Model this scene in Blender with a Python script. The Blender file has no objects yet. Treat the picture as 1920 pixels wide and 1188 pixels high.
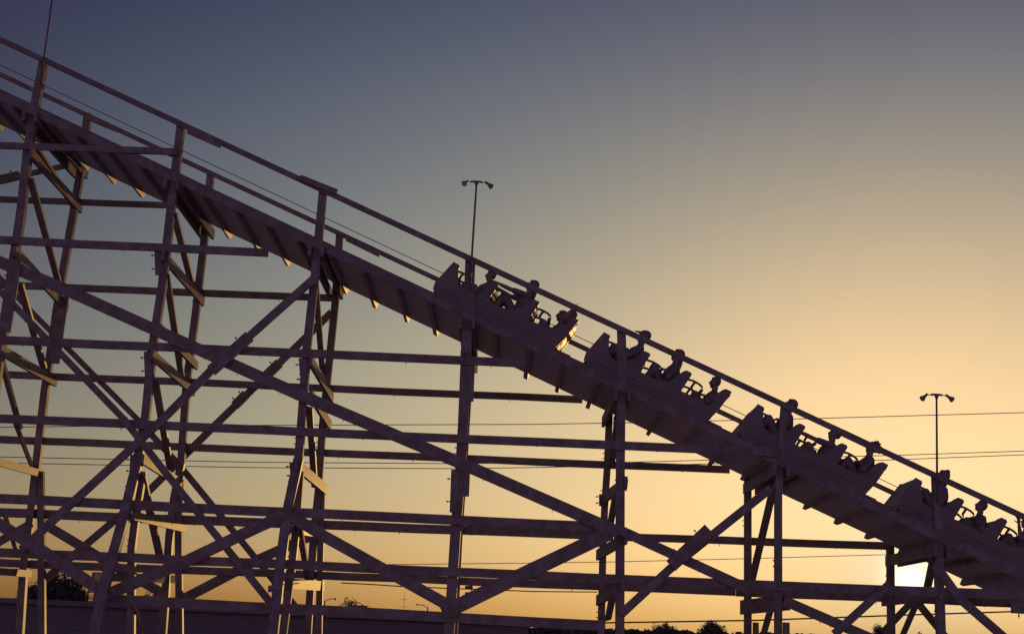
import bpy, bmesh, math, random
from mathutils import Vector, Matrix

# ------------------------------------------------------------------ camera
scene = bpy.context.scene
COL = scene.collection
FPX = 2667.0
PITCH = math.atan(618.0 / FPX)
ROLL = math.radians(2.5)
CAM = Vector((0, 0, 1.7))
_R0 = Vector((1, 0, 0))
FWD = Vector((0, math.cos(PITCH), math.sin(PITCH)))
_U0 = _R0.cross(FWD)
RGT = math.cos(ROLL) * _R0 + math.sin(ROLL) * _U0
UPV = -math.sin(ROLL) * _R0 + math.cos(ROLL) * _U0
cam = bpy.data.cameras.new('camera')
cam.sensor_width = 36.0
cam.lens = 36.0 * FPX / 1920.0
cam.clip_end = 6000
camo = bpy.data.objects.new('camera', cam)
COL.objects.link(camo)
camo.matrix_world = Matrix.Translation(CAM) @ Matrix((RGT, UPV, -FWD)).transposed().to_4x4()
scene.camera = camo


def ray(px, py):
    return (FWD * FPX + RGT * (px - 960) + UPV * (594 - py)).normalized()


def P(px, py, Y):
    """point on the upright plane at distance Y that was measured at this spot"""
    d = ray(px, py)
    return CAM + d * (Y / d.y)


# ------------------------------------------------------------------ sky
SUN = ray(1708, 1085)
SUN_EL = math.asin(SUN.z)
SUN_AZ = math.atan2(SUN.x, SUN.y)
GRADE = [[-1.7657, 1.3114, -0.3014, -0.0335, 0.8391, -0.1039, -0.4809, -1.1416, 0.1325, 0.102, 0.0046],
         [-1.2033, 0.6964, -0.0842, -0.0688, 0.6472, -0.0945, -0.241, -1.1685, 0.4005, 0.0819, -0.0253],
         [0.0542, -0.4926, 0.2933, -0.0861, 0.1253, -0.032, 0.073, -0.2755, 0.7202, 0.0267, -0.0357]]
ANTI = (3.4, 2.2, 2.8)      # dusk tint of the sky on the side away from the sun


def make_world():
    w = bpy.data.worlds.new('World')
    scene.world = w
    w.use_nodes = True
    nt = w.node_tree
    N, L = nt.nodes, nt.links
    bg = N['Background']
    sky = N.new('ShaderNodeTexSky')
    sky.sky_type = 'NISHITA'
    sky.sun_disc = False
    sky.sun_elevation = SUN_EL
    sky.sun_rotation = SUN_AZ
    tc = N.new('ShaderNodeTexCoord')

    def math_(op, a, b=None, clamp=False):
        n = N.new('ShaderNodeMath')
        n.operation = op
        n.use_clamp = clamp
        for i, v in enumerate((a, b)):
            if v is None:
                continue
            if isinstance(v, (int, float)):
                n.inputs[i].default_value = v
            else:
                L.new(v, n.inputs[i])
        return n.outputs[0]

    def vm(op, a, b=None, scale=None):
        n = N.new('ShaderNodeVectorMath')
        n.operation = op
        for i, v in enumerate((a, b)):
            if v is None:
                continue
            if isinstance(v, (tuple, list)):
                n.inputs[i].default_value = v
            else:
                L.new(v, n.inputs[i])
        if scale is not None:
            L.new(scale, n.inputs['Scale'])
        return n.outputs['Value'] if op == 'DOT_PRODUCT' else n.outputs[0]
    d = vm('NORMALIZE', tc.outputs['Generated'])
    sep = N.new('ShaderNodeSeparateXYZ')
    L.new(d, sep.inputs[0])
    k = 180 / math.pi / 10
    e = math_('MULTIPLY', math_('ARCSINE', sep.outputs[2]), k)
    e = math_('MINIMUM', math_('MAXIMUM', e, 0.0), 3.0)
    dt = math_('MINIMUM', vm('DOT_PRODUCT', d, tuple(SUN)), 0.999999)
    graw = math_('MULTIPLY', math_('ARCCOSINE', dt), k)
    g = math_('MINIMUM', graw, 4.2)
    e2 = math_('MULTIPLY', e, e)
    terms = [None, e, e2, math_('MULTIPLY', e2, e), g, math_('MULTIPLY', g, g), math_('MULTIPLY', e, g),
             math_('EXPONENT', math_('MULTIPLY', e, -1 / .25)), math_('EXPONENT', math_('MULTIPLY', g, -1 / .12)),
             math_('MULTIPLY', e2, g), math_('MULTIPLY', math_('MULTIPLY', g, g), e)]
    acc = None
    for i, t in enumerate(terms):
        c = tuple(GRADE[ch][i] for ch in range(3))
        if t is None:
            acc = c
            continue
        v = vm('SCALE', c, scale=t)
        acc = vm('ADD', v, acc)
    s3 = N.new('ShaderNodeSeparateXYZ')
    L.new(acc, s3.inputs[0])
    c3 = N.new('ShaderNodeCombineXYZ')
    for i in range(3):
        L.new(math_('EXPONENT', s3.outputs[i]), c3.inputs[i])
    col = vm('MULTIPLY', sky.outputs[0], c3.outputs[0])
    aur = math_('MULTIPLY', math_('EXPONENT', math_('MULTIPLY', math_('MULTIPLY', graw, graw), -1 / .006)), 1.0)
    col = vm('ADD', col, vm('SCALE', (8.0, 6.6, 5.4), scale=aur))
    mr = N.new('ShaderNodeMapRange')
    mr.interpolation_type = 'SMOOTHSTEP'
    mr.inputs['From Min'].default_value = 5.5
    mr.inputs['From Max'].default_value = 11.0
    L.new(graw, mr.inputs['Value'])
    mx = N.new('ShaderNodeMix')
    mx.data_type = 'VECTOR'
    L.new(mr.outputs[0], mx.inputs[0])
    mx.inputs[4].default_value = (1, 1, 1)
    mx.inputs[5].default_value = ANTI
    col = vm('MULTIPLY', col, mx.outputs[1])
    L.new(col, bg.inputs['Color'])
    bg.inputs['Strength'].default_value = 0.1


make_world()
sun = bpy.data.lights.new('sun', 'SUN')
sun.energy = 2.0
sun.angle = math.radians(0.5)
sun.color = (1.0, 0.57, 0.16)
suno = bpy.data.objects.new('sun', sun)
COL.objects.link(suno)
suno.rotation_euler = (-SUN).to_track_quat('-Z', 'Y').to_euler()
suno.location = (20, 60, 30)
vs = scene.view_settings
vs.view_transform = 'Standard'
vs.look = 'None'
vs.exposure = 0
vs.gamma = 1
scene.render.film_transparent = False

# ------------------------------------------------------------------ materials


def mat(name, c1, c2=None, scale=6.0, rough=.6, metal=0.0, stretch=None, bump=0.0, spec=.5, coat=0.0):
    m = bpy.data.materials.new(name)
    m.use_nodes = True
    nt = m.node_tree
    b = nt.nodes['Principled BSDF']
    b.inputs['Roughness'].default_value = rough
    b.inputs['Metallic'].default_value = metal
    b.inputs['Coat Weight'].default_value = coat
    b.inputs['Coat Roughness'].default_value = .40
    b.inputs['Specular IOR Level'].default_value = spec
    b.inputs['Base Color'].default_value = (*c1, 1)
    if c2:
        tc = nt.nodes.new('ShaderNodeTexCoord')
        mp = nt.nodes.new('ShaderNodeMapping')
        if stretch:
            mp.inputs['Scale'].default_value = stretch
        nz = nt.nodes.new('ShaderNodeTexNoise')
        nz.inputs['Scale'].default_value = scale
        nz.inputs['Detail'].default_value = 8
        nz.inputs['Roughness'].default_value = .65
        rp = nt.nodes.new('ShaderNodeValToRGB')
        rp.color_ramp.elements[0].position = .42
        rp.color_ramp.elements[1].position = .6
        rp.color_ramp.elements[0].color = (*c2, 1)
        rp.color_ramp.elements[1].color = (*c1, 1)
        nt.links.new(tc.outputs['Object'], mp.inputs[0])
        nt.links.new(mp.outputs[0], nz.inputs['Vector'])
        nt.links.new(nz.outputs[0], rp.inputs[0])
        nt.links.new(rp.outputs[0], b.inputs['Base Color'])
        if bump:
            bp = nt.nodes.new('ShaderNodeBump')
            bp.inputs['Strength'].default_value = bump
            bp.inputs['Distance'].default_value = .01
            nt.links.new(nz.outputs[0], bp.inputs['Height'])
            nt.links.new(bp.outputs[0], b.inputs['Normal'])
    return m


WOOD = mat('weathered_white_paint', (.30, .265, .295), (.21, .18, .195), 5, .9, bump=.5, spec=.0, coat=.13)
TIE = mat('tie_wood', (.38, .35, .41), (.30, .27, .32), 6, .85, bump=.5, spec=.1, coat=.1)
DECK = mat('lightened_deck_wood', (.60, .57, .68), (.52, .49, .58), 5, .8, bump=.4, spec=.1)  # paler than the other timber: colour lifts the shade on the deck underside
STEEL = mat('dark_steel', (.25, .22, .245), (.19, .165, .185), 20, .5, .2)
CARP = mat('car_paint', (.26, .23, .27), (.22, .20, .22), 3, .5, spec=.3)
PAD = mat('seat_padding', (.24, .21, .24), (.20, .17, .19), 9, .85, spec=.15)
SHEET = mat('bare_sheet_metal', (.42, .37, .37), (.34, .30, .30), 4, .62, .25, spec=.35)
RUBBER = mat('rubber', (.15, .12, .14), (.10, .08, .09), 9, .8)
SKIN = mat('skin', (.32, .23, .23), (.28, .20, .20), 20, .6)
SHIRT = mat('shirt_cloth', (.25, .22, .26), (.20, .175, .21), 14, .85, spec=.2)
SHORTS = mat('trouser_cloth', (.24, .21, .24), (.20, .175, .20), 14, .85)
HAIR = mat('hair', (.20, .17, .19), (.16, .135, .15), 30, .6)
LEAF = mat('leaves', (.14, .125, .14), (.09, .08, .09), 3, .8, spec=.2)
BARK = mat('bark', (.20, .15, .15), (.12, .09, .09), 9, .9)
BOUNCE_GROUND = mat('pale_bounce_ground', (.52, .46, .50), (.44, .38, .42), .3, .95, spec=.1)  # ground colour made pale so it bounces light up onto the timber undersides
WALL = mat('metal_siding', (.20, .18, .205), (.18, .16, .185), 2, .8, spec=.1)
WIRE = mat('wire', (.10, .08, .09), (.07, .06, .07), 4, .6)
GLASS = mat('lamp_glass', (.55, .5, .45), (.5, .45, .4), 12, .2)


# ------------------------------------------------------------------ mesh helpers
def tag(o, label=None, cat=None, group=None, kind=None):
    for k, v in (('label', label), ('category', cat), ('group', group), ('kind', kind)):
        if v:
            o[k] = v
    return o


def link(name, bm, m, parent=None, smooth=False):
    me = bpy.data.meshes.new(name)
    bmesh.ops.recalc_face_normals(bm, faces=bm.faces)
    bm.to_mesh(me)
    bm.free()
    me.materials.append(m)
    if smooth:
        for p in me.polygons:
            p.use_smooth = True
    o = bpy.data.objects.new(name, me)
    COL.objects.link(o)
    if parent:
        o.parent = parent
    return o


def empty(name, loc, mtx=None):
    o = bpy.data.objects.new(name, None)
    o.empty_display_size = .3
    COL.objects.link(o)
    if mtx is not None:
        o.matrix_world = mtx
    else:
        o.location = loc
    return o


def prism(bm, quad0, quad1):
    a = [bm.verts.new(v) for v in quad0]
    b = [bm.verts.new(v) for v in quad1]
    n = len(a)
    bm.faces.new(a[::-1])
    bm.faces.new(b)
    for i in range(n):
        bm.faces.new((a[i], a[(i + 1) % n], b[(i + 1) % n], b[i]))


YA = Vector((0, 1, 0))


def bar(bm, p0, p1, w, t, ref=YA, cut=None):
    """timber from p0 to p1, w across, t along the axis ref"""
    d = (p1 - p0).normalized()
    s = d.cross(ref)
    if s.length < 1e-4:
        s = Vector((1, 0, 0))
    s.normalize()
    f = s.cross(d).normalized()
    q = lambda p: [p + s * (w / 2) * i + f * (t / 2) * j for i, j in ((-1, -1), (1, -1), (1, 1), (-1, 1))]
    prism(bm, q(p0), q(p1))


def tube(bm, pts, r, n=8, r1=None):
    rings = []
    for i, p in enumerate(pts):
        a = pts[max(i - 1, 0)]
        b = pts[min(i + 1, len(pts) - 1)]
        d = (b - a).normalized()
        s = d.cross(Vector((0, 0, 1)) if abs(d.z) < .9 else Vector((1, 0, 0))).normalized()
        f = s.cross(d)
        rr = r if r1 is None else r + (r1 - r) * i / (len(pts) - 1)
        rings.append([bm.verts.new(p + (s * math.cos(k * 2 * math.pi / n) + f * math.sin(k * 2 * math.pi / n)) * rr) for k in range(n)])
    bm.faces.new(rings[0][::-1])
    bm.faces.new(rings[-1])
    for a, b in zip(rings, rings[1:]):
        for k in range(n):
            bm.faces.new((a[k], a[(k + 1) % n], b[(k + 1) % n], b[k]))


def bolt(bm, p, d, l=.05, r=.008):
    tube(bm, [p, p + d * l], r, 6)
    tube(bm, [p + d * l * .55, p + d * l * .8], r * 2, 6)


rnd = random.Random(7)

# ================================================================== ground
bm = bmesh.new()
n = 40
for i in range(n + 1):
    for j in range(n + 1):
        x = -2500 + 5000 * i / n
        y = -300 + 4300 * j / n
        bm.verts.new((x, y, 0))
bm.verts.ensure_lookup_table()
for i in range(n):
    for j in range(n):
        a = i * (n + 1) + j
        bm.faces.new((bm.verts[a], bm.verts[a + n + 1], bm.verts[a + n + 2], bm.verts[a + 1]))
tag(link('ground', bm, BOUNCE_GROUND), 'flat ground paled to bounce light, running out to the horizon under the coaster', 'ground', kind='structure')

# ================================================================== coaster
coaster = empty('roller_coaster', (0, 26.4, 0))
coaster_inv = Matrix.Translation((0, -26.4, 0))
tag(coaster, 'white timber roller coaster lift hill of posts, ledgers and crossing braces', 'roller coaster')


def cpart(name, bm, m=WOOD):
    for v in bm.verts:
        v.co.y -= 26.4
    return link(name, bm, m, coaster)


YN, YF = 25.0, 27.8            # near and far column rows
A0 = P(0, 77, YN)
B0 = P(1920, 971, YN)
US = (B0 - A0).normalized()    # downhill along the track
US.y = 0
US.normalize()
NS = Vector((-US.z, 0, US.x))  # square to the track, upwards
if NS.z < 0:
    NS = -NS


def T(s, h, Y):
    """point of the track: s along it, h above the near handrail line, at distance Y"""
    p = A0 + US * s + NS * h
    return Vector((p.x, Y, p.z))


def S_of(p):
    return (Vector((p.x, 0, p.z)) - Vector((A0.x, 0, A0.z))).dot(US)


def H_of(p):
    return (Vector((p.x, 0, p.z)) - Vector((A0.x, 0, A0.z))).dot(NS)


S0, S1 = -6.5, S_of(P(2540, 1260, YN))
HR = sum(H_of(P(x, y, 25.73)) for x, y in ((0, 163), (810, 545), (1653, 943))) / 3     # top of the rails
HB = sum(H_of(P(x, y, 27.75)) for x, y in ((0, 230), (862, 642), (1622, 1003))) / 3    # underside of the deck
print('rail h', HR, 'deck h', HB, 'slope', math.degrees(math.atan2(-US.z, US.x)))


def lengthwise(name, Y0, Y1, h0, h1, m, s0=S0, s1=S1):
    bm = bmesh.new()
    q = lambda s: [T(s, h0, Y0), T(s, h0, Y1), T(s, h1, Y1), T(s, h1, Y0)]
    prism(bm, q(s0), q(s1))
    return cpart(name, bm, m)


# rails of laminated planks, chain trough, walkways, ties
for yc in (25.87, 26.93):
    lengthwise('track_rail', yc - .13, yc + .13, HB + .048, HR - .012, WOOD)
    lengthwise('rail_strap', yc - .05, yc + .05, HR - .012, HR, STEEL)
lengthwise('chain_trough', 26.3, 26.5, HB + .048, HB + .16, WOOD)
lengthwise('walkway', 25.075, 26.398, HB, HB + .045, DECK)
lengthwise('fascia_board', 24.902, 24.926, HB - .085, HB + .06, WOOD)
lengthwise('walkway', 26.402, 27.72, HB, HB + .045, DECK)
s = S0 + .3
s_tie0 = S_of(P(705, 575, 27.7)) % .665
k = math.ceil((S0 - s_tie0) / .665)
while s_tie0 + k * .665 < S1:
    s = s_tie0 + k * .665 + rnd.uniform(-.025, .025)
    bm = bmesh.new()
    far = 27.74 + rnd.uniform(-.015, .03)
    w = .075 + rnd.uniform(-.01, .015)
    hh = .10 + rnd.uniform(-.015, .02)
    prism(bm, [T(s - w / 2, HB - hh, 24.95), T(s + w / 2, HB - hh, 24.95), T(s + w / 2, HB - .003, 24.95), T(s - w / 2, HB - .003, 24.95)],
          [T(s - w / 2, HB - hh, far), T(s + w / 2, HB - hh, far), T(s + w / 2, HB - .003, far), T(s - w / 2, HB - .003, far)])
    cpart('tie', bm, TIE)
    k += 1

# handrails
lengthwise('handrail', 24.86, 24.91, -.055, .045, WOOD)
lengthwise('handrail', 27.67, 27.72, -.05, .04, WOOD)


def rail_splice(px0, py0, px1, py1, Y, w):
    bm = bmesh.new()
    bar(bm, P(px0, py0, Y), P(px1, py1, Y), w, .045)
    cpart('handrail_splice', bm, WOOD)


rail_splice(352, 246, 416, 274, 24.835, .09)
rail_splice(562, 333, 632, 361, 24.835, .11)
rail_splice(160, 219, 224, 245, 27.645, .10)
rail_splice(650, 447, 713, 478, 27.645, .10)
rail_splice(1580, 811, 1652, 845, 24.835, .12)
# safety cable on the far side
bm = bmesh.new()
a, b = P(0, 122, 27.4), P(1394, 777, 27.4)
tube(bm, [a + (a - b) * .1, b + (b - a) * .6], .008, 6)
cpart('safety_cable', bm, WIRE)

# ---- columns.  each: list of (x, y) measured down the post
def post(pts, Y0, Y1=None, w=.15, t=.14, top_extra=0.0, ground=True):
    bm = bmesh.new()
    Y1 = Y0 if Y1 is None else Y1
    y0, y1 = pts[0][1], pts[-1][1]
    v = [P(x, y, Y0 + (Y1 - Y0) * ((y - y0) / max(y1 - y0, 1))) for x, y in pts]
    if ground:
        d = v[-1] - v[-2]
        d = d if d.z < -.01 else Vector((0, 0, -1))
        kk = (v[-1].z + .25) / -d.z
        if kk > 0:
            v.append(v[-1] + d * kk)
    rings = []
    for i, p in enumerate(v):
        if i == 0:
            d = v[1] - v[0]
        elif i == len(v) - 1:
            d = v[-1] - v[-2]
        else:
            d = (v[i + 1] - v[i]).normalized() + (v[i] - v[i - 1]).normalized()
        d.normalize()
        sx = d.cross(YA).normalized()
        rings.append([bm.verts.new(p + sx * (w / 2) * i_ + YA * (t / 2) * j_) for i_, j_ in ((-1, -1), (1, -1), (1, 1), (-1, 1))])
    bm.faces.new(rings[0][::-1])
    bm.faces.new(rings[-1])
    for a, b in zip(rings, rings[1:]):
        for q in range(4):
            bm.faces.new((a[q], a[(q + 1) % 4], b[(q + 1) % 4], b[q]))
    # a few bolts standing off the sides
    for i in range(len(v) - 1):
        if rnd.random() < .7:
            p = v[i].lerp(v[i + 1], rnd.uniform(.2, .8))
            for q in range(2):
                bolt(bm, p + Vector((-w / 2, 0, -.1 * q)), Vector((-1, 0, 0)), .035)
    return cpart('bent_post', bm)


NEAR = {
    1: [(84, 110), (68, 190), (52, 290), (40, 400), (25, 498), (7, 619), (-20, 800)],
    2: [(340, 234), (320, 400), (305, 535), (286, 656), (273, 787), (261, 852)],
    3: [(606, 359), (590, 525), (576, 649), (565, 800), (560, 862)],
    4: [(882, 486), (879, 560), (874, 650), (868, 800), (862, 900), (855, 985), (845, 1140), (842, 1188)],
    5: [(1165, 616), (1167, 700), (1164, 788), (1163, 882), (1162, 1188)],
    6: [(1471, 760), (1463, 850), (1459, 923), (1459, 1188)],
    7: [(1755, 893), (1759, 1000), (1761, 1095), (1764, 1188)],
}
FAR = {
    1: [(165, 214), (150, 330), (138, 400), (114, 535), (84, 737), (69, 869), (60, 950), (44, 1077), (37, 1188)],
    2: [(395, 328), (384, 444), (367, 589), (350, 720), (340, 869), (327, 933), (318, 1003), (311, 1110), (305, 1188)],
    3: [(637, 440), (629, 565), (615, 703), (605, 800), (597, 923), (588, 1007), (581, 1125), (577, 1188)],
    4: [(896, 560), (886, 640), (879, 700), (873, 800), (867, 900), (861, 985), (853, 1140), (850, 1188)],
    5: [(1145, 690), (1142, 788), (1139, 869), (1134, 943), (1130, 1044), (1127, 1188)],
    6: [(1411, 818), (1402, 896), (1402, 1188)],
    7: [(1668, 940), (1669, 1028), (1671, 1188)],
}
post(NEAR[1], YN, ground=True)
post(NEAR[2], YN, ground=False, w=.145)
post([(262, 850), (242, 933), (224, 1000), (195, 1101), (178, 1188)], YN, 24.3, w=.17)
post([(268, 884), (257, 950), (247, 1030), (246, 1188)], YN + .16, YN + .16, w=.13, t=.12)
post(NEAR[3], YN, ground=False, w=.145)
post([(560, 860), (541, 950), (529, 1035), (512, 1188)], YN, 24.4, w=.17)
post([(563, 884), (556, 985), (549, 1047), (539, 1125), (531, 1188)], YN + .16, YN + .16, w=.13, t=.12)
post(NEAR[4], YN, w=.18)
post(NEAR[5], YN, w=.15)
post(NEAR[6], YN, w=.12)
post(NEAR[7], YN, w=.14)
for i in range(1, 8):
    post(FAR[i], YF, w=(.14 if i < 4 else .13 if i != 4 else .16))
post([(76, 884), (78, 990), (79, 1188)], YF + .02, w=.13, t=.12)
post([(338, 904), (335, 997), (337, 1188)], YF + .03, w=.13, t=.12)
post([(604, 918), (601, 1030), (598, 1188)], YF + .03, w=.12, t=.12)
post([(1417, 1166), (1417, 1188)], YF - .16, w=.10, t=.12)
post([(1474, 1166), (1474, 1188)], YN + .16, w=.10, t=.12)
# one more bent beyond each side of the frame
post([(-170, -2), (-190, 120), (-205, 300), (-230, 600), (-255, 900)], YN)
post([(-70, 102), (-88, 300), (-110, 560), (-140, 900)], YF)
post([(2048, 1030), (2052, 1188)], YN)
post([(1930, 1060), (1932, 1188)], YF)
post([(2335, 1164), (2338, 1260)], YN)
post([(2195, 1170), (2197, 1260)], YF)
post([(-440, -125), (-470, 150), (-520, 700)], YN)
post([(-303, 10), (-330, 280), (-370, 750)], YF)


def poly_bar(bm, v, w, t, bolts=0):
    rings = []
    for i, p in enumerate(v):
        if i == 0:
            d = v[1] - v[0]
        elif i == len(v) - 1:
            d = v[-1] - v[-2]
        else:
            d = (v[i + 1] - v[i]).normalized() + (v[i] - v[i - 1]).normalized()
        sx = d.normalized().cross(YA).normalized()
        rings.append([bm.verts.new(p + sx * (w / 2) * i_ + YA * (t / 2) * j_) for i_, j_ in ((-1, -1), (1, -1), (1, 1), (-1, 1))])
    bm.faces.new(rings[0][::-1])
    bm.faces.new(rings[-1])
    for a, b in zip(rings, rings[1:]):
        for q in range(4):
            bm.faces.new((a[q], a[(q + 1) % 4], b[(q + 1) % 4], b[q]))
    for q in range(bolts):
        i = rnd.randrange(len(v) - 1)
        d = (v[i + 1] - v[i]).normalized()
        sd = d.cross(YA).normalized()
        if sd.z > 0:
            sd = -sd
        p = v[i].lerp(v[i + 1], rnd.random())
        tube(bm, [p + sd * (w / 2 - .01), p + sd * (w / 2 + rnd.uniform(.015, .045)) + d * rnd.uniform(-.01, .02)], .006, 5)


def stick(name, x0, y0, Y0, x1, y1, Y1, w, t=.05, ext=0.0, bolts=0, bm=None, ref=None):
    own = bm is None
    bm = bm or bmesh.new()
    a, b = P(x0, y0, Y0), P(x1, y1, Y1)
    d = (b - a).normalized()
    a, b = a - d * ext, b + d * ext
    if name == 'ledger' and (b - a).length > 3:
        ns = int((b - a).length / 1.35) + 1
        poly_bar(bm, [a.lerp(b, q / ns) + Vector((0, 0, rnd.uniform(-.007, .007) if 0 < q < ns else 0)) for q in range(ns + 1)], w, t)
    else:
        bar(bm, a, b, w, t, ref or YA)
    if bolts:
        sd = d.cross(YA).normalized()
        if sd.z > 0:
            sd = -sd
        L = (b - a).length
        for q in range(bolts):
            p = a + d * (L * (q + rnd.uniform(.2, .8)) / bolts)
            tube(bm, [p + sd * (w / 2 - .01), p + sd * (w / 2 + rnd.uniform(.015, .045)) + d * rnd.uniform(-.01, .02)], .006, 5)
    if own:
        return cpart(name, bm)


# ---- ledgers along the track, near face then far face, at each level
LN, LF = 24.885, 27.915
for x0, y0, x1, y1, w, bl in (
        (-200, 265, 332, 285, .125, 2), (-200, 441, 503, 474, .145, 6), (-200, 628, 985, 681, .15, 8),
        (-200, 775, 1458, 848, .15, 9), (-200, 925, 1150, 988, .165, 6), (-200, 1026, 1380, 1094, .155, 6),
        (1379, 1094, 2060, 1121, .16, 3), (175, 1121, 1135, 1172, .17, 0)):
    stick('ledger', x0, y0, LN, x1, y1, LN, w, bolts=bl)
for x0, y0, x1, y1, w, bl in (
        (-200, 366, 318, 385, .125, 2), (-200, 526, 634, 559, .14, 4), (-200, 692, 1092, 749, .14, 5),
        (-200, 815, 1368, 880, .145, 7), (-200, 953, 1150, 1004, .175, 9), (1151, 1006, 1672, 1023, .15, 2),
        (-200, 1046, 1379, 1109, .15, 3), (1380, 1109, 1960, 1132, .165, 3)):
    stick('ledger', x0, y0, LF, x1, y1, LF, w, bolts=bl)

# ---- long diagonals in the near and far faces
DN, DF = 24.82, 27.98
jd = 0
for pts, Y, w, bl in (
        ([(-60, 466), (128, 545), (560, 739), (860, 866), (1160, 997)], DN, .21, 26),
        ([(1160, 992), (1400, 1102)], DN, .17, 6),
        ([(1470, 1125), (1700, 1225)], DN, .17, 4),
        ([(590, 521), (397, 693), (303, 788), (40, 1030)], DN, .145, 0),
        ([(622, 585), (548, 657), (404, 796)], DF, .145, 0),
        ([(404, 796), (276, 923), (77, 1092)], DF, .145, 0),
        ([(-40, 505), (29, 575), (232, 785)], DN, .115, 0),
        ([(232, 785), (313, 889), (441, 1047), (512, 1135)], DN, .125, 0),
        ([(-20, 500), (50, 575), (259, 787)], DF, .11, 0),
        ([(259, 787), (340, 876), (516, 1091), (560, 1143)], DF, .125, 0),
        ([(-40, 959), (64, 1022), (200, 1113)], DN, .20, 0),
        ([(80, 980), (200, 1052), (306, 1112)], DF, .18, 0),
        ([(-40, 1037), (60, 980)], DF, .16, 0),
        ([(545, 960), (480, 989), (337, 1057), (190, 1118)], DN, .20, 0),
        ([(590, 1001), (487, 1047), (344, 1122)], DF, .19, 0),
        ([(545, 966), (605, 1003), (850, 1139)], DN, .20, 0),
        ([(830, 1149), (920, 1105), (1140, 1000)], DN, .25, 0),
        ([(1165, 1150), (1257, 1065), (1445, 915)], DN, .15, 0),
        ([(1564, 1188), (1640, 1119), (1668, 1094)], DN, .14, 0),
        ([(1655, 1185), (1715, 1122)], DF, .13, 0),
        ([(1715, 1122), (1772, 1192)], DF, .14, 0),
        ([(1754, 1058), (1800, 1122), (1885, 1196)], DN, .15, 0),
        ([(-60, 352), (140, 307)], DF, .11, 0)):
    bm = bmesh.new()
    jd += 1
    Yj = Y + (-.004 if Y < 26 else .004) * jd
    poly_bar(bm, [P(x, y, Yj) for x, y in pts], w, .05, bl)
    cpart('diagonal_brace', bm)

# ---- doubled splice pieces, with bolts
for x0, y0, x1, y1, Y, w in (
        (468, 630, 396, 695, DN - .16, .21), (1330, 992, 1258, 1060, DN - .16, .23),
        (524, 680, 486, 717, DF + .16, .20), (462, 738, 440, 760, DF + .16, .19),
        (30, 488, 9, 622, 24.77, .21), (120, 555, 102, 681, 27.68, .20),
        (297, 467, 299, 515, 24.93, .14), (277, 659, 279, 706, 24.93, .13), (254, 852, 252, 892, 24.93, .17),
        (567, 671, 571, 722, 24.93, .13), (550, 866, 552, 898, 24.93, .13),
        (885, 672, 882, 752, 24.93, .11), (853, 880, 850, 960, 24.93, .13), (876, 885, 874, 930, 24.93, .10),
        (1169, 897, 1166, 918, 24.93, .17), (1131, 926, 1131, 948, 27.68, .16),
        (-20, 342, 36, 329, DF + .16, .19), (1896, 1139, 1960, 1143, 24.80, .17)):
    bm = bmesh.new()
    a, b = P(x0, y0, Y), P(x1, y1, Y)
    bar(bm, a, b, w, .05)
    d = (b - a).normalized()
    sd = d.cross(YA).normalized()
    if sd.x > 0:
        sd = -sd
    L = (b - a).length
    for q in (.22, .75):
        bolt(bm, a + d * L * q + sd * w * .45, sd, .075, .009)
    cpart('splice_block', bm)

# ---- timbers across each bent, near post to far post
ZA = Vector((0, 0, 1))
for x0, y0, x1, y1, w in (
        (58, 288, 152, 392, .19), (27, 470, 126, 578, .19), (0, 655, 105, 716, .19), (-30, 858, 82, 889, .14), (-60, 1066, 57, 1075, .13),
        (305, 478, 381, 566, .19), (300, 615, 369, 686, .16), (284, 664, 364, 734, .18), (267, 860, 345, 910, .17), (250, 966, 346, 990, .15), (175, 1080, 326, 1085, .15),
        (583, 677, 623, 746, .19), (583, 740, 619, 798, .19), (555, 870, 611, 917, .20), (545, 990, 603, 1000, .16), (528, 1092, 606, 1098, .18),
        (866, 668, 893, 690, .2), (1174, 903, 1127, 938, .2), (1174, 1008, 1120, 1040, .2), (1168, 1098, 1120, 1125, .2),
        (1479, 1128, 1390, 1138, .27), (1765, 1112, 1655, 1126, .2)):
    stick('cross_beam', x0, y0, 24.80, x1, y1, 28.02, .055, t=w, ref=ZA)
# diagonal sway braces inside each bent
for x0, y0, x1, y1, w in (
        (68, 278, 140, 390, .13), (57, 335, 111, 535, .13), (37, 530, 84, 696, .14), (2, 672, 37, 800, .13), (27, 788, 60, 875, .13), (8, 960, 29, 1030, .13),
        (326, 400, 362, 541, .13), (312, 515, 343, 723, .12), (290, 710, 320, 882, .13), (266, 889, 300, 1045, .14), (255, 1140, 265, 1185, .13),
        (592, 535, 605, 700, .11), (580, 764, 590, 912, .12), (562, 990, 577, 1085, .11),
        (1159, 788, 1145, 875, .13), (1155, 925, 1144, 985, .12), (1150, 1110, 1140, 1160, .12),
        (1450, 915, 1408, 1095, .13), (1444, 1145, 1428, 1200, .13),
        (1752, 1040, 1733, 1128, .19), (1722, 1122, 1690, 1196, .14)):
    stick('sway_brace', x0, y0, 25.0, x1, y1, 27.75, w, t=.05, ref=YA)

# cap beams under the deck at every bent, doubled
for i in range(1, 8):
    xs = NEAR[i]
    # find where the near post meets the deck underside
    best = None
    for (xa, ya), (xb, yb) in zip(xs, xs[1:]):
        for q in range(21):
            p = P(xa + (xb - xa) * q / 20, ya + (yb - ya) * q / 20, YN)
            v = abs(H_of(p) - (HB - (.14 if i < 7 else .23)))
            if best is None or v < best[0]:
                best = (v, p)
    p = best[1]
    for sd in (-1, 1):
        bm = bmesh.new()
        a = Vector((p.x + sd * .115, 24.78, p.z))
        b = Vector((p.x + sd * .115, 28.12 if i < 4 else 27.96, p.z))
        bar(bm, a, b, .06, .20, ZA)
        cpart('cap_beam', bm)

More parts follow.
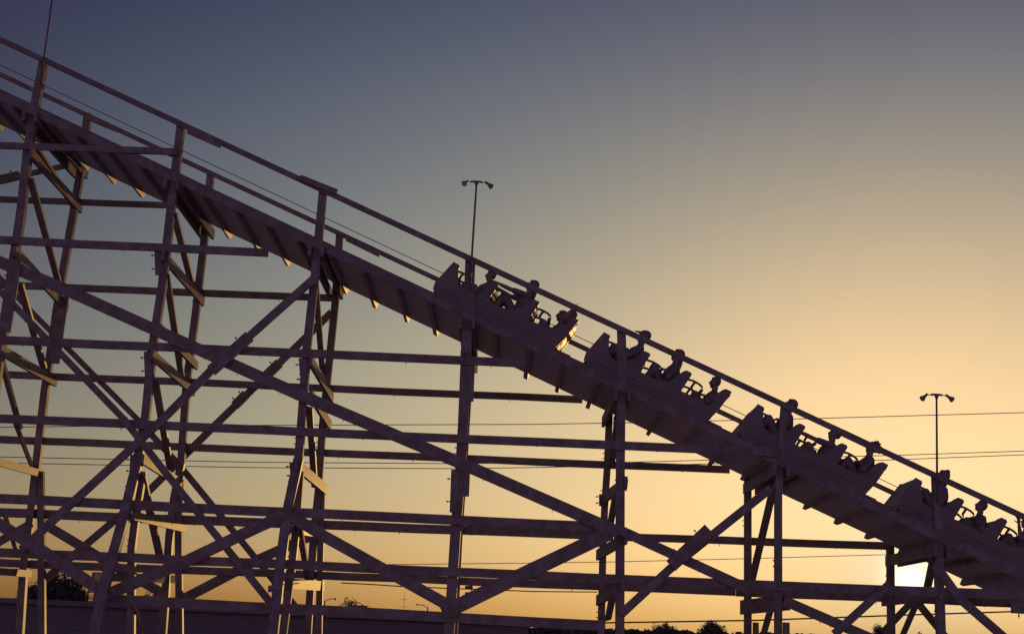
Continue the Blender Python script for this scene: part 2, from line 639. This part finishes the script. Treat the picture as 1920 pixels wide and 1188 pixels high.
# cable with insulators under the far low ledger
bm = bmesh.new()
pts = [P(x, y, 27.85) for x, y in ((640, 1092), (700, 1095), (744, 1098), (836, 1102), (869, 1103), (930, 1105), (1000, 1108), (1120, 1109))]
tube(bm, pts, .012, 6)
cpart('power_cable', bm, WIRE)
bm = bmesh.new()
for x, y in ((884, 1100), (884, 1112)):
    a = P(x - 12, y, 27.85)
    tube(bm, [a, P(x + 3, y, 27.85)], .03, 8)
tube(bm, [P(881, 1098, 27.85), P(885, 1104, 27.85), P(881, 1115, 27.85)], .012, 6)
cpart('insulator', bm, STEEL)


# ================================================================== floodlight poles
def flood_pole(x0, y0, x1, y1, head, label, Y=24.78):
    a, b = P(x0, y0, Y), P(x1, y1, Y)
    root = empty('floodlight_pole', a)
    tag(root, label, 'floodlight', 'floodlight poles on the coaster handrail')
    q = lambda v: v - a
    bm = bmesh.new()
    tube(bm, [q(a + (a - b).normalized() * .5), q(b)], .022, 8, .017)
    link('pole', bm, STEEL, root, True)
    if not head:
        return
    bm = bmesh.new()
    c = q(b)
    tube(bm, [c + Vector((-.10, 0, .02)), c + Vector((-.05, 0, .025)), c + Vector((.05, 0, .025)), c + Vector((.10, 0, .02))], .02, 8)
    tube(bm, [c + Vector((0, 0, -.06)), c + Vector((0, 0, .015))], .018, 8, .045)
    tube(bm, [c + Vector((-.17, 0, .015)), c + Vector((.17, 0, .015))], .010, 6)
    link('crossbar', bm, STEEL, root, True)
    for sd, dr in head:
        dr = Vector(dr).normalized()
        st = c + Vector((sd * .165, 0, .025))
        bm = bmesh.new()
        L = .20
        prof = [(0, .022), (.075, .026), (.088, .03), (.135, .05), (.155, .054)]
        rings = []
        sx = dr.cross(Vector((0, 1, 0)))
        if sx.length < .1:
            sx = dr.cross(Vector((1, 0, 0)))
        sx.normalize()
        sy = sx.cross(dr)
        for z, r in prof:
            rings.append([bm.verts.new(st + dr * z + (sx * math.cos(k * math.pi / 6) + sy * math.sin(k * math.pi / 6)) * r) for k in range(12)])
        bm.faces.new(rings[0][::-1])
        bm.faces.new(rings[-1])
        for u, v in zip(rings, rings[1:]):
            for k in range(12):
                bm.faces.new((u[k], u[(k + 1) % 12], v[(k + 1) % 12], v[k]))
        h = link('lamp_head', bm, STEEL, root, True)
        bm = bmesh.new()
        tube(bm, [st + dr * .156, st + dr * .161], .047, 12)
        link('lens', bm, GLASS, h)


flood_pole(82, 112, 106, -60, None, 'thin pole rising from the handrail at the upper left corner, its lamps out of frame')
flood_pole(884, 492, 893.5, 343, [(-1, (-.35, -.75, -.55)), (1, (.72, -.2, -.62))], 'twin floodlight pole above the topmost coaster car, against grey sky')
flood_pole(1757, 890, 1756, 742, [(-1, (-.70, -.35, -.62)), (1, (.6, -.5, -.62))], 'twin floodlight pole above the lowest coaster car, against golden sky')

# box floodlight on the low leg
a = P(508, 1103, 24.2)
root = empty('box_floodlight', a)
tag(root, 'small box floodlight with a looped wire, fixed to the leg of a low timber bent', 'floodlight')
bm = bmesh.new()
bmesh.ops.create_cube(bm, size=1, matrix=Matrix.Diagonal((.09, .08, .11, 1)))
bmesh.ops.bevel(bm, geom=bm.edges[:], offset=.01, segments=2, affect='EDGES')
link('housing', bm, STEEL, root)
bm = bmesh.new()
tube(bm, [Vector((.02, 0, .05)), Vector((.02, 0, .085))], .018, 8)
tube(bm, [Vector((.0, 0, 0)), Vector((.12, .02, -.02))], .015, 6)
link('bracket', bm, STEEL, root)
bm = bmesh.new()
tube(bm, [Vector((-.03, 0, -.05)), Vector((-.055, 0, -.09)), Vector((-.04, 0, -.13)), Vector((.02, 0, -.15)), Vector((.08, .02, -.17))], .006, 6)
link('cable', bm, WIRE, root)


# ================================================================== coaster cars
def car_matrix(px, py):
    """px, py: the near top corner of the nose"""
    p = P(px, py, 25.90)
    s = S_of(p)
    o = T(s, HR + .004, 26.4)
    return Matrix(((-US.x, 0, NS.x, o.x), (0, -1, 0, o.y), (-US.z, 0, NS.z, o.z), (0, 0, 0, 1)))


def extrude_y(bm, poly, y0, y1, bev=0.0):
    prism(bm, [Vector((-a, y0, z)) for a, z in poly], [Vector((-a, y1, z)) for a, z in poly])
    if bev:
        bmesh.ops.bevel(bm, geom=[e for e in bm.edges], offset=bev, segments=2, affect='EDGES')


SEATS = (.97, 1.81, 2.61)
SIDE = [(-.13, .20), (-.11, .07), (.02, .006), (2.43, .006), (2.50, .2), (2.53, .28), (2.615, .69), (2.60, .712), (2.49, .712), (2.44, .66),
        (2.27, .38), (2.12, .31), (1.76, .31), (1.815, .68), (1.79, .712), (1.69, .712), (1.64, .66), (1.47, .38), (1.3, .31),
        (.92, .31), (.975, .68), (.95, .712), (.85, .712), (.80, .66), (.63, .38), (.45, .31), (.27, .36), (.155, .62), (.16, .66), (.135, .70), (.01, .71)]


def build_car():
    root = empty('coaster_car', (0, 0, 0))
    bm = bmesh.new()
    extrude_y(bm, [(-.08, .04), (2.42, .04), (2.42, .09), (-.08, .09)], -.49, .49)
    body = link('chassis', bm, STEEL, root)
    for sd in (-1, 1):
        bm = bmesh.new()
        extrude_y(bm, SIDE, sd * .50 - .018, sd * .50 + .018)
        link('side_panel', bm, CARP, root)
    bm = bmesh.new()
    extrude_y(bm, [(-.115, .21), (.012, .695), (.13, .685), (.145, .61), (.06, .35), (.06, .10), (-.09, .10)], -.479, .479, .012)
    link('nose_panel', bm, SHEET, root)
    bm = bmesh.new()
    extrude_y(bm, [(2.60, .69), (2.51, .27), (2.44, .10), (2.40, .10), (2.46, .28), (2.56, .69)], -.479, .479)
    rear = link('rear_panel', bm, SHEET, root)
    bm = bmesh.new()
    tube(bm, [Vector((-2.55, y, .42 + .1 * (y > 0))) for y in (-.25, .25)], .016, 6)
    tube(bm, [Vector((-2.45, .42, .15)), Vector((-2.62, .42, .66))], .012, 6)
    link('grab_rail', bm, STEEL, rear)
    for sd in (-1, 1):
        bm = bmesh.new()
        extrude_y(bm, [(.0, .13), (2.44, .13), (2.45, .17), (-.01, .17)], sd * .5195, sd * .5195 + sd * .012)
        extrude_y(bm, [(.02, .06), (2.40, .06), (2.40, .075), (.02, .075)], sd * .5195, sd * .5195 + sd * .006)
        link('trim_strip', bm, STEEL, root)
    for i, a in enumerate(SEATS):
        st = None
        bm = bmesh.new()
        bk = a - (.05 if i == 2 else .0)
        extrude_y(bm, [(bk - .02, .70), (bk - .11, .70), (bk - .20, .24), (bk - .11, .22), (bk - .05, .33)], -.478, .478, .015)
        back = link('seat_back', bm, PAD, root)
        bm = bmesh.new()
        extrude_y(bm, [(a - .17, .15), (a - .55, .17), (a - .57, .10), (a - .17, .10)], -.478, .478, .015)
        link('seat_cushion', bm, PAD, root)
    for i, a in enumerate((.13, .97, 1.81)):
        bm = bmesh.new()
        for y in (-.36, .36):
            tube(bm, [Vector((-a - x, y, z)) for x, z in ((-.03, .60), (.07, .62), (.13, .62), (.22, .61), (.28, .585), (.305, .54), (.29, .50))], .022, 8)
            tube(bm, [Vector((-a - .12, y, .60)), Vector((-a - .10, y, .50)), Vector((-a - .17, y, .38))], .025, 8)
        tube(bm, [Vector((-a - .29, y, .505)) for y in (-.42, .42)], .034, 8)
        link('lap_bar', bm, STEEL, root, True)
    for a in (.45, 2.05):
        for y in (-.46, .46):
            bm = bmesh.new()
            tube(bm, [Vector((-a, y - .025, .11)), Vector((-a, y + .025, .11))], .10, 20)
            link('wheel', bm, RUBBER, root)
    bm = bmesh.new()
    extrude_y(bm, [(2.41, .07), (2.75, .07), (2.75, .13), (2.41, .13)], -.04, .04)
    link('coupling', bm, STEEL, root)
    return root


def copy_tree(o, parent=None):
    c = o.copy()
    COL.objects.link(c)
    if parent:
        c.parent = parent
    for ch in list(o.children):
        copy_tree(ch, c)
    return c


NOSES = [(851, 488), (1133, 619), (1421, 754), (1716, 893)]
CARS = []
car0 = build_car()
ORD = ('topmost', 'second from the top', 'third from the top', 'lowest')
extra = ('directly under the left floodlight pole', 'its riders high above the rail', 'between the two floodlight poles', 'partly beyond the right edge, above the low sun')
for i, (x, y) in enumerate(NOSES):
    c = car0 if i == 0 else copy_tree(car0)
    c.matrix_world = car_matrix(x, y)
    tag(c, ('three-row coaster car, %s of the train, %s' % (ORD[i], extra[i])), 'coaster car', 'coaster cars of the train on the lift hill')
    CARS.append(c)


# ================================================================== riders
def hull(bm, spheres):
    tmp = bmesh.new()
    for c, r in spheres:
        rr = r if isinstance(r, tuple) else (r, r, r)
        bmesh.ops.create_icosphere(tmp, subdivisions=2, radius=1, matrix=Matrix.Translation(c) @ Matrix.Diagonal((*rr, 1)))
    res = bmesh.ops.convex_hull(tmp, input=tmp.verts)
    bad = list({g for g in res['geom_interior'] + res['geom_unused'] if isinstance(g, bmesh.types.BMVert)})
    if bad:
        bmesh.ops.delete(tmp, geom=bad, context='VERTS')
    off = len(bm.verts)
    me = bpy.data.meshes.new('t')
    tmp.to_mesh(me)
    tmp.free()
    bm.from_mesh(me)
    bpy.data.meshes.remove(me)


def chain(bm, pts):
    for a, b in zip(pts, pts[1:]):
        hull(bm, [a, b])


def remeshed(name, bm, voxel, m, smooth=4):
    me = bpy.data.meshes.new(name)
    bm.to_mesh(me)
    bm.free()
    o = bpy.data.objects.new('t', me)
    COL.objects.link(o)
    md = o.modifiers.new('r', 'REMESH')
    md.mode = 'VOXEL'
    md.voxel_size = voxel
    sm = o.modifiers.new('s', 'SMOOTH')
    sm.iterations = smooth
    sm.factor = .4
    dg = bpy.context.evaluated_depsgraph_get()
    out = bpy.data.meshes.new_from_object(o.evaluated_get(dg))
    bpy.data.objects.remove(o)
    bpy.data.meshes.remove(me)
    out.name = name
    out.materials.clear()
    out.materials.append(m)
    for p in out.polygons:
        p.use_smooth = True
    return out


V = Vector


def hand(bm, wrist, d, palm_n, curl):
    """palm and five fingers: d points along the hand, palm_n out of the palm"""
    d = d.normalized()
    palm_n = (palm_n - d * palm_n.dot(d)).normalized()
    sx = d.cross(palm_n)
    pc = wrist + d * .045
    hull(bm, [(wrist, .024), (wrist + d * .085 + sx * .03, .013), (wrist + d * .09 - sx * .03, .013), (pc, .022)])
    for k, (o, l) in enumerate(((-.033, .066), (-.011, .078), (.011, .074), (.032, .058))):
        p = wrist + d * .085 + sx * o
        ang = curl * (.35 + .06 * k)
        pts = [(p, .0105)]
        dd = d + sx * o * 2.0
        for j in range(3):
            dd = (dd * math.cos(ang) + palm_n * math.sin(ang)).normalized()
            p = p + dd * l * (.42, .33, .25)[j]
            pts.append((p, .0098 - .0008 * j))
        chain(bm, pts)
    p = wrist + d * .03 - sx * .028
    dd = (d * .6 - sx * .75 + palm_n * .3).normalized()
    pts = [(p, .014)]
    for j in range(2):
        p = p + dd * .036
        dd = (dd + palm_n * curl * .3 + d * .25).normalized()
        pts.append((p, .0115))
    chain(bm, pts)


def build_rider(arms, lean=0.0, nod=0.0, hair='short', sleeves=True):
    """local axes: x forward, y to the left, z up the seat back; origin on the cushion"""
    bm = bmesh.new()
    up = lambda x, z: V((x + math.sin(lean) * z, 0, z * math.cos(lean)))
    pel, wai, che, sho, nek = up(0, .09), up(0.01, .27), up(0.015, .43), up(0, .545), up(.02, .645)
    hd = nek + V((math.sin(lean + nod) * .15 + .015, 0, math.cos(lean + nod) * .14))
    Ye = V((0, 1, 0))
    hull(bm, [(pel + Ye * .075, (.13, .105, .10)), (pel - Ye * .075, (.13, .105, .10)), (wai + Ye * .05, .118), (wai - Ye * .05, .118)])
    hull(bm, [(wai + Ye * .05, .118), (wai - Ye * .05, .118), (che + Ye * .07, .13), (che - Ye * .07, .13)])
    hull(bm, [(che + Ye * .07, .13), (che - Ye * .07, .13), (sho + Ye * .145, .06), (sho - Ye * .145, .06), (nek - V((0, 0, .05)), .06)])
    hull(bm, [(nek - V((0, 0, .06)), .062), (nek + V((.01, 0, .05)), .055)])
    hf = V((math.cos(nod), 0, -math.sin(nod)))
    hu = V((math.sin(nod), 0, math.cos(nod)))
    # head: skull, face, jaw, nose, ears, brow, lips
    hull(bm, [(hd + hu * .03 - hf * .02, (.088, .076, .088)), (hd - hu * .035 + hf * .03, (.062, .062, .06)), (hd - hu * .085 + hf * .055, .033)])
    hull(bm, [(hd + hf * .088 + hu * .012, .012), (hd + hf * .112 - hu * .022, .014), (hd + hf * .085 - hu * .03, .017)])
    hull(bm, [(hd + hf * .082 + hu * .028 + Ye * .035, .012), (hd + hf * .082 + hu * .028 - Ye * .035, .012)])
    hull(bm, [(hd + hf * .09 - hu * .057 + Ye * .02, .009), (hd + hf * .09 - hu * .057 - Ye * .02, .009)])
    for sd in (-1, 1):
        hull(bm, [(hd + Ye * sd * .08 + hu * .01 - hf * .01, (.02, .009, .03)), (hd + Ye * sd * .074 - hu * .02, .012)])
        hip, kne, ank, toe = pel + Ye * sd * .09, V((.33, sd * .13, .385)), V((.46, sd * .12, .02)), V((.57, sd * .12, -.02))
        chain(bm, [(hip, .088), (kne, .06)])
        chain(bm, [(kne, .058), (kne.lerp(ank, .3), .056), (ank, .038)])
        hull(bm, [(ank - V((.03, 0, .015)), .036), (toe, .028), (ank, .036)])
    shirt = bmesh.new()
    hull(shirt, [(pel + Ye * .07, .118), (pel - Ye * .07, .118), (wai + Ye * .055, .132), (wai - Ye * .055, .132)])
    hull(shirt, [(wai + Ye * .055, .132), (wai - Ye * .055, .132), (che + Ye * .075, .143), (che - Ye * .075, .143)])
    hull(shirt, [(che + Ye * .075, .143), (che - Ye * .075, .143), (sho + Ye * .15, .068), (sho - Ye * .15, .068), (nek - V((0, 0, .065)), .066)])
    for sd, (el, ha, hdr, pn, cu) in zip((1, -1), arms):
        s_ = sho + Ye * sd * .165
        el = V((el[0], sd * el[1], el[2]))
        ha = V((ha[0], sd * ha[1], ha[2]))
        chain(bm, [(s_, .056), (s_.lerp(el, .5), .047), (el, .040)])
        chain(bm, [(el, .040), (el.lerp(ha, .3), .040), (ha, .027)])
        hand(bm, ha, V((hdr[0], sd * hdr[1], hdr[2])), V((pn[0], sd * pn[1], pn[2])), cu)
        chain(shirt, [(s_, .066), (s_.lerp(el, .75), .058)])
    tr = bmesh.new()
    hull(tr, [(pel + Ye * .08, (.128, .112, .104)), (pel - Ye * .08, (.128, .112, .104))])
    for sd in (-1, 1):
        hip, kne, ank = pel + Ye * sd * .09, V((.33, sd * .13, .385)), V((.46, sd * .12, .02))
        chain(tr, [(hip, .098), (kne, .070)])
        chain(tr, [(kne, .069), (ank, .052)])
    hr = bmesh.new()
    top = hd + hu * .034 - hf * .026
    hull(hr, [(top, (.095, .084, .094)), (hd - hu * .015 - hf * .055, (.05, .066, .05)), (hd + hu * .075 + hf * .035, (.04, .055, .03))])
    if hair == 'long':
        chain(hr, [(hd - hf * .05, (.06, .075, .06)), (hd - hf * .085 - hu * .12, (.045, .075, .05)), (hd - hf * .10 - hu * .22, (.03, .05, .03))])
    elif hair == 'messy':
        for q in range(46):
            th = rnd.uniform(0, 2 * math.pi)
            ph = rnd.uniform(0, 1.25)
            dr = (hu * math.cos(ph) + (hf * math.cos(th) * .8 - hf * .25 + Ye * math.sin(th)) * math.sin(ph)).normalized()
            hull(hr, [(top + dr * .08, .012), (top + dr * rnd.uniform(.108, .132) - hf * .012, .005)])
    elif hair == 'cap':
        hull(hr, [(hd + hu * .055 + hf * .07 + Ye * .055, .009), (hd + hu * .055 + hf * .07 - Ye * .055, .009), (hd + hu * .045 + hf * .165 + Ye * .035, .007), (hd + hu * .045 + hf * .165 - Ye * .035, .007)])
    elif hair == 'bun':
        hull(hr, [(hd + hu * .11 - hf * .05, .045), (hd + hu * .07 - hf * .05, .05)])
        chain(hr, [(hd - hf * .06, (.05, .07, .05)), (hd - hf * .07 - hu * .12, (.05, .07, .05))])
    return [remeshed('body', bm, .0085, SKIN, 2), remeshed('shirt', shirt, .014, SHIRT), remeshed('trousers', tr, .014, SHORTS), remeshed('hair', hr, .010, HAIR, 2)], hd


BAR = ((.08, .33, .30), (.13, .22, .42), (.8, -.3, -.05), (.1, .1, -1), 1.5)      # hands on the lap bar
REACH = ((.30, .26, .50), (.56, .18, .52), (1, -.1, .02), (0, .1, -1), .9)
BACK = ((.0, .38, .60), (-.09, .36, .82), (-.45, 0, 1), (1, 0, .4), .5)
WAVE = ((.20, .34, .40), (.30, .30, .62), (.35, -.1, .9), (1, .3, -.3), 1.1)


def rider(ci, row, arms, nod, hair, label, fwd, up, side=.25, scale=1.06):
    """fwd, up: where the head sits, measured from the top of the rider's own seat back"""
    lean = max(-.22, min(.3, (fwd - .34) / .8 / scale))
    me, hd = build_rider(arms, lean, nod, hair)
    o = bpy.data.objects.new('person', me[0])
    COL.objects.link(o)
    loc = V((-SEATS[row] + fwd - hd.x * scale, side, .712 + up - hd.z * scale))
    o.matrix_world = CARS[ci].matrix_world @ Matrix.Translation(loc) @ Matrix.Scale(scale, 4)
    tag(o, label, 'person', 'riders in the coaster train')
    for nm, q in (('shirt', me[1]), ('trousers', me[2]), ('hair', me[3])):
        c = bpy.data.objects.new(nm, q)
        COL.objects.link(c)
        c.parent = o
    return o


rider(0, 0, (BAR, BAR), .3, 'short', 'rider ducked low in the front row of the topmost car, behind the pole', .24, .12, scale=.95)
rider(0, 1, (REACH, REACH), .05, 'long', 'rider with arms stretched forward in the middle row of the topmost car', .28, .28)
rider(0, 2, (BACK, BAR), .25, 'short', 'rider ducking in the rear row of the topmost car, one hand thrown up behind', .17, .07, scale=.95)
rider(0, 2, (BAR, BAR), .2, 'short', 'rider beside the ducking one, leaning forward in the rear row of the topmost car', .36, .10, side=-.22, scale=.98)
rider(1, 0, (BAR, BAR), .1, 'cap', 'rider in a cap sitting upright in the front row of the second car', .25, .30, scale=1.12)
rider(1, 1, (BAR, BAR), .05, 'long', 'long-haired rider in the middle row of the second car', .37, .25, scale=1.10)
rider(1, 2, (BAR, BAR), .3, 'short', 'short rider low in the rear row of the second car from the top', .33, .08, scale=.97)
rider(2, 0, (BAR, BAR), .0, 'short', 'bareheaded tall rider in the front row of the third car from the top', .37, .30, scale=1.08)
rider(2, 1, (REACH, BAR), .05, 'short', 'rider leaning forward in the middle row of the third car', .26, .15, scale=1.08)
rider(2, 2, (BAR, BAR), -.05, 'messy', 'rider with tousled hair in the rear row of the third car', .33, .22, scale=1.10)
rider(3, 0, (BAR, BAR), .0, 'bun', 'rider with hair tied up in the front row of the lowest car, by the pole', .46, .29, scale=1.10)
rider(3, 1, (BAR, BAR), .0, 'short', 'small rider low in the middle row of the lowest car', .46, .09, scale=.97)
rider(3, 2, (WAVE, BAR), .1, 'short', 'rider at the right edge raising a curled hand, rear row of the lowest car', .38, .18, scale=1.05)


# ================================================================== background
def wire(pts, Y, r, label):
    """overhead line through measured points, run on past both sides of the frame"""
    bm = bmesh.new()
    v = [P(x, y, Y) for x, y in pts]
    tube(bm, v, r, 6)
    tag(link('power_line', bm, WIRE), label, 'power line', 'power lines behind the coaster')


wire([(-700, 812), (-200, 803), (200, 798), (700, 796), (1000, 795), (1180, 792), (1530, 784), (1920, 773), (2600, 748)], 90, .028, 'uppermost thin wire crossing behind the coaster, above the right floodlight pole foot')
wire([(-700, 838), (0, 856), (480, 866), (840, 868.5), (1180, 866), (1327, 862), (1680, 853), (1920, 845), (2600, 815)], 90, .028, 'upper wire of the close pair behind the timber bents')
wire([(-700, 850), (37, 868), (480, 876), (854, 878), (1048, 875), (1660, 862), (1920, 852), (2600, 824)], 90, .028, 'lower wire of the close pair behind the timber bents')
wire([(-700, 1090), (0, 1067), (247, 1060), (713, 1057.6), (880, 1056), (1130, 1053), (1380, 1047), (1660, 1039), (1920, 1031), (2600, 1005)], 90, .024, 'lone faint wire low behind the bents, just above the bottom ledgers')
wire([(900, 1170), (1174, 1166), (1420, 1162), (1700, 1152), (1920, 1145), (2500, 1118)], 60, .036, 'thick dark cable just above the treetops at the lower right')


def leaf_clumps(bm, c, rx, ry, rz, nc, nl, size, seed):
    rr = random.Random(seed)
    for i in range(nc):
        while True:
            q = V((rr.uniform(-1, 1), rr.uniform(-1, 1), rr.uniform(-1, 1)))
            if .15 < q.length < 1:
                break
        q = q * (.55 + .45 * rr.random())
        cc = c + V((q.x * rx, q.y * ry, q.z * rz))
        cr = min(rx, rz) * rr.uniform(.16, .36)
        for j in range(nl):
            d = V((rr.gauss(0, 1), rr.gauss(0, 1), rr.gauss(0, 1)))
            d = d.normalized() * cr * rr.random() ** .4
            p = cc + d
            n1 = V((rr.gauss(0, 1), rr.gauss(0, 1), rr.gauss(0, 1))).normalized()
            n2 = n1.orthogonal().normalized()
            n3 = n1.cross(n2)
            s_ = size * rr.uniform(.6, 1.4)
            bm.faces.new([bm.verts.new(p + n2 * s_), bm.verts.new(p + n3 * s_ * .5), bm.verts.new(p - n2 * s_), bm.verts.new(p - n3 * s_ * .5)])


def tree(px, ptop, wpx, Y, label, seed, hfrac=.72, nc=70, nl=55, lean=0.0, leaf=None):
    top = P(px, ptop, Y)
    h = top.z
    rx = wpx / 2 * Y / FPX
    rz = h * hfrac / 2
    root = empty('tree', (top.x, Y, 0))
    tag(root, label, 'tree', 'trees on the skyline')
    c = V((lean, 0, h - rz))
    bm = bmesh.new()
    leaf_clumps(bm, c, rx, rx * .8, rz, nc, nl, leaf or max(rx, rz) * .045, seed)
    link('crown', bm, LEAF, root)
    rr = random.Random(seed)
    bm = bmesh.new()
    tube(bm, [V((0, 0, -.1)), V((.1, 0, h * .25)), V((lean * .6, 0, h * .5)), c], h * .03, 8, h * .01)
    for q in range(9):
        t0 = rr.uniform(.22, .5)
        th = rr.uniform(0, 6.28)
        e_ = c + V((math.cos(th) * rx * .7, math.sin(th) * rx * .5, rr.uniform(-.5, .7) * rz))
        tube(bm, [V((.1, 0, h * t0)), V((.1, 0, h * t0)).lerp(e_, .5) + V((0, 0, .1)), e_], h * .012, 6, h * .004)
    link('trunk', bm, BARK, root)


tree(1245, 1165, 62, 230, 'small round tree left of the larger one on the open skyline', 3, nc=130, nl=80)
tree(1336, 1160.5, 66, 230, 'larger round tree whose top touches the thick dark cable', 5, nc=150, nl=80)
tree(1652, 1168, 62, 200, 'round tree below the low sun, between two braces', 8, nc=130, nl=70)
tree(1724, 1179, 30, 210, 'small tree top to the right of the tree below the sun', 9)
tree(648, 1113, 44, 160, 'lopsided sparse tree on the skyline next to the street lamps', 12, .55, 40, 40, lean=.5)
tree(116, 1072, 140, 85, 'broad tree with loose leafy edge at the far left behind the legs', 14, .6, 150, 70)
tree(62, 1092, 60, 85, 'smaller bushy tree at the left edge of the broad left tree', 15, .6, 60, 50)
tree(286, 1103, 70, 95, 'low leafy tree behind the second timber bent', 17, .6, 70, 50)

# far wood along the horizon
bm = bmesh.new()
rr = random.Random(21)
for i in range(620):
    px = rr.uniform(700, 2250)
    Y = 430 + rr.uniform(-25, 25)
    pt = 1174 + (px - 1000) * .030 + rr.uniform(-2, 5)
    p = P(px, pt, Y)
    r = rr.uniform(1.5, 3.2)
    for j in range(70):
        th, ph = rr.uniform(0, 6.28), math.acos(rr.uniform(-1, 1))
        q = p + V((math.sin(ph) * math.cos(th), math.sin(ph) * math.sin(th), math.cos(ph) - 1)) * r * rr.uniform(.5, 1)
        n1 = V((rr.gauss(0, 1), rr.gauss(0, 1), rr.gauss(0, 1))).normalized()
        n2 = n1.orthogonal().normalized()
        n3 = n1.cross(n2)
        s_ = rr.uniform(.25, .6)
        bm.faces.new([bm.verts.new(q + n2 * s_), bm.verts.new(q + n3 * s_), bm.verts.new(q - n2 * s_), bm.verts.new(q - n3 * s_)])
    tube(bm, [V((p.x, p.y, -.1)), V((p.x, p.y, p.z - r))], r * .9, 7, r * .6)
tag(link('distant_wood', bm, LEAF), 'dark line of distant woodland on the horizon', 'wood', kind='stuff')

# long low shed behind the left half
YB = 70.0
pl, pr = P(-300, 1146 - 900 * .0437, YB), P(991, 1146 + 391 * .0437, YB)
zt = (pl.z + pr.z) / 2
root = empty('shed', (pr.x, YB, 0))
tag(root, 'long low flat-roofed shed filling the lower left behind the timber legs', 'building')
bm = bmesh.new()
L = pr.x - pl.x
nb = int(zt / .22)
prism(bm, [V((-L, 0, 0)), V((0, 0, 0)), V((0, 14, 0)), V((-L, 14, 0))], [V((-L, 0, zt - .25)), V((0, 0, zt - .25)), V((0, 14, zt - .25)), V((-L, 14, zt - .25))])
for q in range(nb):
    z = .1 + q * .22
    if z > zt - .45:
        break
    prism(bm, [V((-L, -.03, z)), V((0, -.03, z)), V((0, -.001, z)), V((-L, -.001, z))], [V((-L, -.004, z + .2)), V((0, -.004, z + .2)), V((0, -.001, z + .2)), V((-L, -.001, z + .2))])
link('wall', bm, WALL, root)
bm = bmesh.new()
prism(bm, [V((-L - .3, -.35, zt - .247)), V((.02, -.35, zt - .247)), V((.02, 14.3, zt - .247)), V((-L - .3, 14.3, zt - .247))],
      [V((-L - .3, -.35, zt)), V((.02, -.35, zt)), V((.02, 14.3, zt)), V((-L - .3, 14.3, zt))])
roof = link('roof', bm, WALL, root)
a, b = P(657, 1134, YB + 3), P(692, 1139, YB + 3)
bm = bmesh.new()
prism(bm, [V((a.x - pr.x, 2, zt + .003)), V((b.x - pr.x, 2, zt + .003)), V((b.x - pr.x, 4, zt + .003)), V((a.x - pr.x, 4, zt + .003))],
      [V((a.x - pr.x, 2, a.z)), V((b.x - pr.x, 2, a.z)), V((b.x - pr.x, 4, a.z)), V((a.x - pr.x, 4, a.z))])
link('roof_box', bm, WALL, roof)


def street_lamp(px, ptop, dirx, Y, label):
    t = P(px, ptop, Y)
    root = empty('street_lamp', (t.x, Y, 0))
    tag(root, label, 'street lamp', 'street lamps beyond the shed')
    bm = bmesh.new()
    tube(bm, [V((0, 0, -.2)), V((0, 0, t.z))], .12, 8, .08)
    link('pole', bm, STEEL, root)
    bm = bmesh.new()
    w = 19 * Y / FPX
    tube(bm, [V((0, 0, t.z - .1)), V((dirx * w * .4, 0, t.z + .22)), V((dirx * w, 0, t.z + .28))], .06, 6)
    link('arm', bm, STEEL, root)
    bm = bmesh.new()
    tube(bm, [V((dirx * w * .93, 0, t.z + .24)), V((dirx * w * 1.12, 0, t.z + .24))], .14, 8, .09)
    link('lamp_head', bm, STEEL, root)


street_lamp(609, 1125, 1, 190, 'street lamp with its arm to the right, left of the sparse tree')
street_lamp(681, 1133, -1, 190, 'street lamp with its arm to the left, right of the sparse tree')
street_lamp(802, 1137, -1, 200, 'half hidden street lamp behind the foot of a diagonal brace')
t = P(759, 1108, 220)
bm = bmesh.new()
tube(bm, [V((t.x, 220, -.2)), V((t.x, 220, t.z))], .07, 6, .03)
for q in range(4):
    tube(bm, [V((t.x - .4, 220, t.z - 1.2 - q * 1.1)), V((t.x + .4, 220, t.z - 1.2 - q * 1.1))], .03, 5)
tag(link('radio_mast', bm, STEEL), 'thin faint mast standing alone on the skyline right of the roof box', 'mast')
